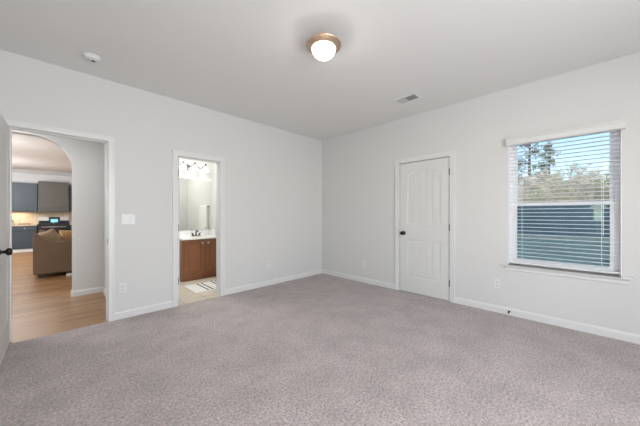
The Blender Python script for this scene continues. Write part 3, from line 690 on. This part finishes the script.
# things on the vanity, towel, mat
sb = empty('soap_bottle', (2.235, 5.34, 0.785)); tag(sb, 'white soap pump bottle at the right end of the vanity top', 'bottle')
MB().lathe([(0, 0), (0.028, 0), (0.030, 0.01), (0.030, 0.10), (0.012, 0.125), (0, 0.125)], (0, 0, 0), n=20).build('bottle_body', PLASTIC, sb, smooth=True)
MB().tube([(0, 0, 0.12), (0, 0, 0.16), (-0.03, 0, 0.162)], 0.006, 8).build('pump', PLASTIC, sb)
tag(MB().lathe([(0, 0), (0.030, 0), (0.034, 0.09), (0.031, 0.09), (0.027, 0.006), (0, 0.006)], (2.165, 5.46, 0.785), n=20).build('tumbler', PLASTIC, smooth=True), 'white tumbler on the vanity top in front of the mirror', 'cup')
tb = empty('towel_bar', (BXR, 5.08, 1.40)); tag(tb, 'chrome towel bar on the bathroom side wall', 'towel bar')
loc(MB().tube([(BXR-0.04, 4.75, 1.40), (BXR-0.04, 5.30, 1.40)], 0.008).build('bar', CHROME), tb)
for y in (4.77, 5.28): loc(MB().tube([(BXR-0.001, y, 1.40), (BXR-0.04, y, 1.40)], [0.018, 0.010]).build('bracket', CHROME), tb)
tag(MB().poly([(-0.054, 0.80), (-0.004, 0.80), (-0.010, 1.36), (-0.026, 1.412), (-0.044, 1.418), (-0.054, 1.40)], [], 4.82, 5.25, Matrix(((1, 0, 0, BXR), (0, 0, 1, 0), (0, 1, 0, 0), (0, 0, 0, 1)))).build('hand_towel', mat('white_terry', (0.84, 0.84, 0.82), 0.95)), 'white folded towel hanging over the bathroom towel bar', 'towel')
bm_ = empty('bath_mat', (1.84, 4.43, 0)); tag(bm_, 'white bath mat with pairs of black stripes in front of the vanity', 'bath mat')
loc(MB().box(1.47, 2.22, 4.17, 4.70, 0.001, 0.014).build('mat_pile', mat('white_mat', (0.80, 0.80, 0.77), 0.95, bump=0.4, bscale=250), bevel=0.004), bm_)
m = MB()
for x in (1.665, 1.735, 1.905, 1.975, 2.13): m.box(x, x+0.022, 4.185, 4.685, 0.0135, 0.0155)
loc(m.build('stripes', mat('black_yarn', (0.02, 0.02, 0.02), 0.9)), bm_)['label'] = 'black stripes'

# ------------------------------------------------------------ OUTSIDE
random.seed(7)
LAWN = mat('winter_lawn', (0.29, 0.29, 0.24), 0.95, noise=0.45, nscale=1.2)
st(MB().box(XR+RT, 90, -45, 60, -0.25, -0.05).build('ground', LAWN))
st(MB().box(17.6, 21.4, -45, 60, -0.06, -0.035).build('ground_bed', mat('leaf_litter', (0.46, 0.38, 0.29), 0.95, noise=0.4, nscale=2.5)))
FEN = mat('dark_blue_grey_fence', (0.055, 0.080, 0.115), 0.8, noise=0.3, nscale=3)  # one dark blue-grey tone over boards, posts and rails
fe = empty('garden_fence', (21, 1, -0.05)); tag(fe, 'tall dark blue grey board fence at the back of the yard', 'fence')
y = -14
while y < 18:
    m = MB(); yy = y
    while yy < y+2.30:
        h = 1.78+random.uniform(-0.012, 0.012); m.box(21.0, 21.02, yy, yy+0.124, -0.04, h); yy += 0.1405
    loc(m.build('board_panel', FEN), fe)
    loc(MB().box(21.02, 21.11, y-0.045, y+0.045, -0.05, 1.80).build('post', FEN), fe)
    loc(MB().box(21.02, 21.06, y+0.045, y+2.34, 0.30, 0.39).box(21.02, 21.06, y+0.045, y+2.34, 1.40, 1.49).build('rail', FEN), fe)
    y += 2.4
BARK = mat('bark', (0.16, 0.125, 0.095), 0.9, noise=0.3, nscale=8)
NEED = [mat('pine_needles', (0.13, 0.17, 0.07), 0.8, noise=0.4, nscale=2), mat('olive_leaves', (0.24, 0.26, 0.12), 0.8, noise=0.4, nscale=2)]
TWIG = [mat('sunlit_pale_twigs', (0.72, 0.65, 0.54), 0.9, noise=0.3, nscale=4), mat('grey_twigs', (0.50, 0.45, 0.38), 0.9, noise=0.3, nscale=4), mat('green_twigs', (0.42, 0.43, 0.28), 0.9, noise=0.3, nscale=4)]  # first tone is lightened to carry the overexposed sunlight
def twig_shrub(x, y, h, w, k, label):
    e = empty('bare_tree', (x, y, -0.05)); tag(e, label, 'tree', 'bare winter trees beyond the fence')
    st_ = MB(); tw = MB()
    for s in range(4):
        a = random.uniform(0, 6.28); bx, by = 0.25*math.cos(a), 0.25*math.sin(a)
        lean = (random.uniform(-0.3, 0.3)*w/2, random.uniform(-0.3, 0.3)*w/2)
        top = h*random.uniform(0.75, 1.0)
        pts = [(bx+lean[0]*t+random.uniform(-.08, .08), by+lean[1]*t+random.uniform(-.08, .08), top*t) for t in (0, 0.25, 0.5, 0.75, 1.0)]
        st_.tube(pts, [0.07, 0.055, 0.04, 0.028, 0.01], 6)
        for j in range(95):
            t = random.uniform(0.05, 1.0); z = top*t; q = int(min(3, t*4)); f = t*4-q
            p = [pts[q][i]+(pts[q+1][i]-pts[q][i])*f for i in range(3)]
            a = random.uniform(0, 6.28); L = random.uniform(0.35, 1.0)*w*0.42*(1.15-0.5*t)
            d = Vector((math.cos(a), math.sin(a), random.uniform(0.2, 1.1))).normalized()
            m1 = Vector(p)+d*L*0.5; m2 = Vector(p)+d*L+Vector((0, 0, 0.15*L))
            tw.tube([p, m1, m2], [0.020, 0.014, 0.006], 3, cap=False)
            for _ in range(3):
                d2_ = (d+Vector((random.uniform(-1, 1), random.uniform(-1, 1), random.uniform(-.5, 1)))*0.8).normalized()
                tw.tube([m1, m1+d2_*L*0.5], [0.011, 0.005], 3, cap=False)
    st_.build('stems', TWIG[1], e); tw.build('twigs', TWIG[k], e)
    return e
def pine(x, y, h, k, label):
    e = empty('pine_tree', (x, y, -0.05)); tag(e, label, 'tree', 'pines beyond the fence')
    MB().tube([(0, 0, 0), (0.05, 0.05, h*0.5), (0, 0, h)], [0.16, 0.11, 0.03], 8).build('trunk', BARK, e)
    f = MB(); lb = MB()
    nb = int(h*3.2)
    for i in range(nb):
        t = 0.28+0.70*i/nb; z = h*t; L = (1.12-t)*h*0.24*random.uniform(0.6, 1.15)
        a = random.uniform(0, 6.28); d = Vector((math.cos(a), math.sin(a), random.uniform(-0.05, 0.35)))
        lb.tube([(0, 0, z), tuple(Vector((0, 0, z))+d*L)], [0.03, 0.01], 4)
        for _ in range(60):
            s = random.uniform(0.35, 1.05); c = Vector((0, 0, z))+d*L*s+Vector([random.gauss(0, 0.16) for _ in range(3)])
            u = Vector([random.gauss(0, 1) for _ in range(3)]).normalized()*random.uniform(0.06, 0.13); v = u.orthogonal().normalized()*random.uniform(0.02, 0.05)
            f.bm.faces.new([f.bm.verts.new(c-u-v), f.bm.verts.new(c+u-v), f.bm.verts.new(c+u*0.8+v), f.bm.verts.new(c-u*0.8+v)])
    lb.build('branches', BARK, e); f.build('foliage', NEED[k], e)
    return e
protos = []
for i in range(66):
    x = (23.5, 28.5, 34.0)[i % 3]+random.uniform(0, 3); y = -7.5+(i//3)*0.78*(x/26)+random.uniform(-.35, .35)
    if len(protos) >= 12:
        c = copy_tree(protos[i % 12]); q = random.uniform(0.85, 1.1)*x/26; c.location = (x, y, -0.05); c.scale = (q, q, q); c.rotation_euler = (0, 0, random.uniform(0, 6.28)); continue
    protos.append(None); protos[-1] = \
    twig_shrub(x, y, random.uniform(3.6, 5.3), 2.4, [0, 0, 1, 2][i % 4], ['pale leafless tree in the thicket behind the fence', 'pale leafless tree in the thicket behind the fence', 'grey leafless tree in the thicket behind the fence', 'greenish thin tree in the thicket behind the fence'][i % 4])
for i, (x, y, h, k) in enumerate([(30, 5.0, 9.5, 0), (31, 3.3, 10.5, 0), (34, 2.1, 8.5, 1), (29, -1.9, 5.2, 1), (38, 6.8, 12, 0), (36, -5.5, 8, 1), (33, 8.2, 10, 0)]):
    pine(x, y, h, k, 'tall green pine standing in the woods beyond the fence' if k == 0 else 'olive green tree standing in the woods beyond the fence')
# bird house on a pole in the yard
bh = empty('bird_house', (9.0, -0.30, -0.05)); tag(bh, 'small beige bird house on a thin grey pole seen through the window', 'bird house')
BEI = mat('beige_wood', (0.72, 0.62, 0.48), 0.8)
MB().tube([(0, 0, 0), (0, 0, 1.13)], 0.009, 8).build('pole', GREYSLOT, bh)
MB().box(-0.07, 0.07, -0.07, 0.07, 1.13, 1.43).build('box', BEI, bh)
MB().poly([(-0.14, 1.43), (0.14, 1.43), (0.12, 1.47), (0, 1.50), (-0.12, 1.47)], [], -0.12, 0.12, Matrix(((0, 0, 1, 0), (1, 0, 0, 0), (0, 1, 0, 0), (0, 0, 0, 1)))).build('roof', BEI, bh)
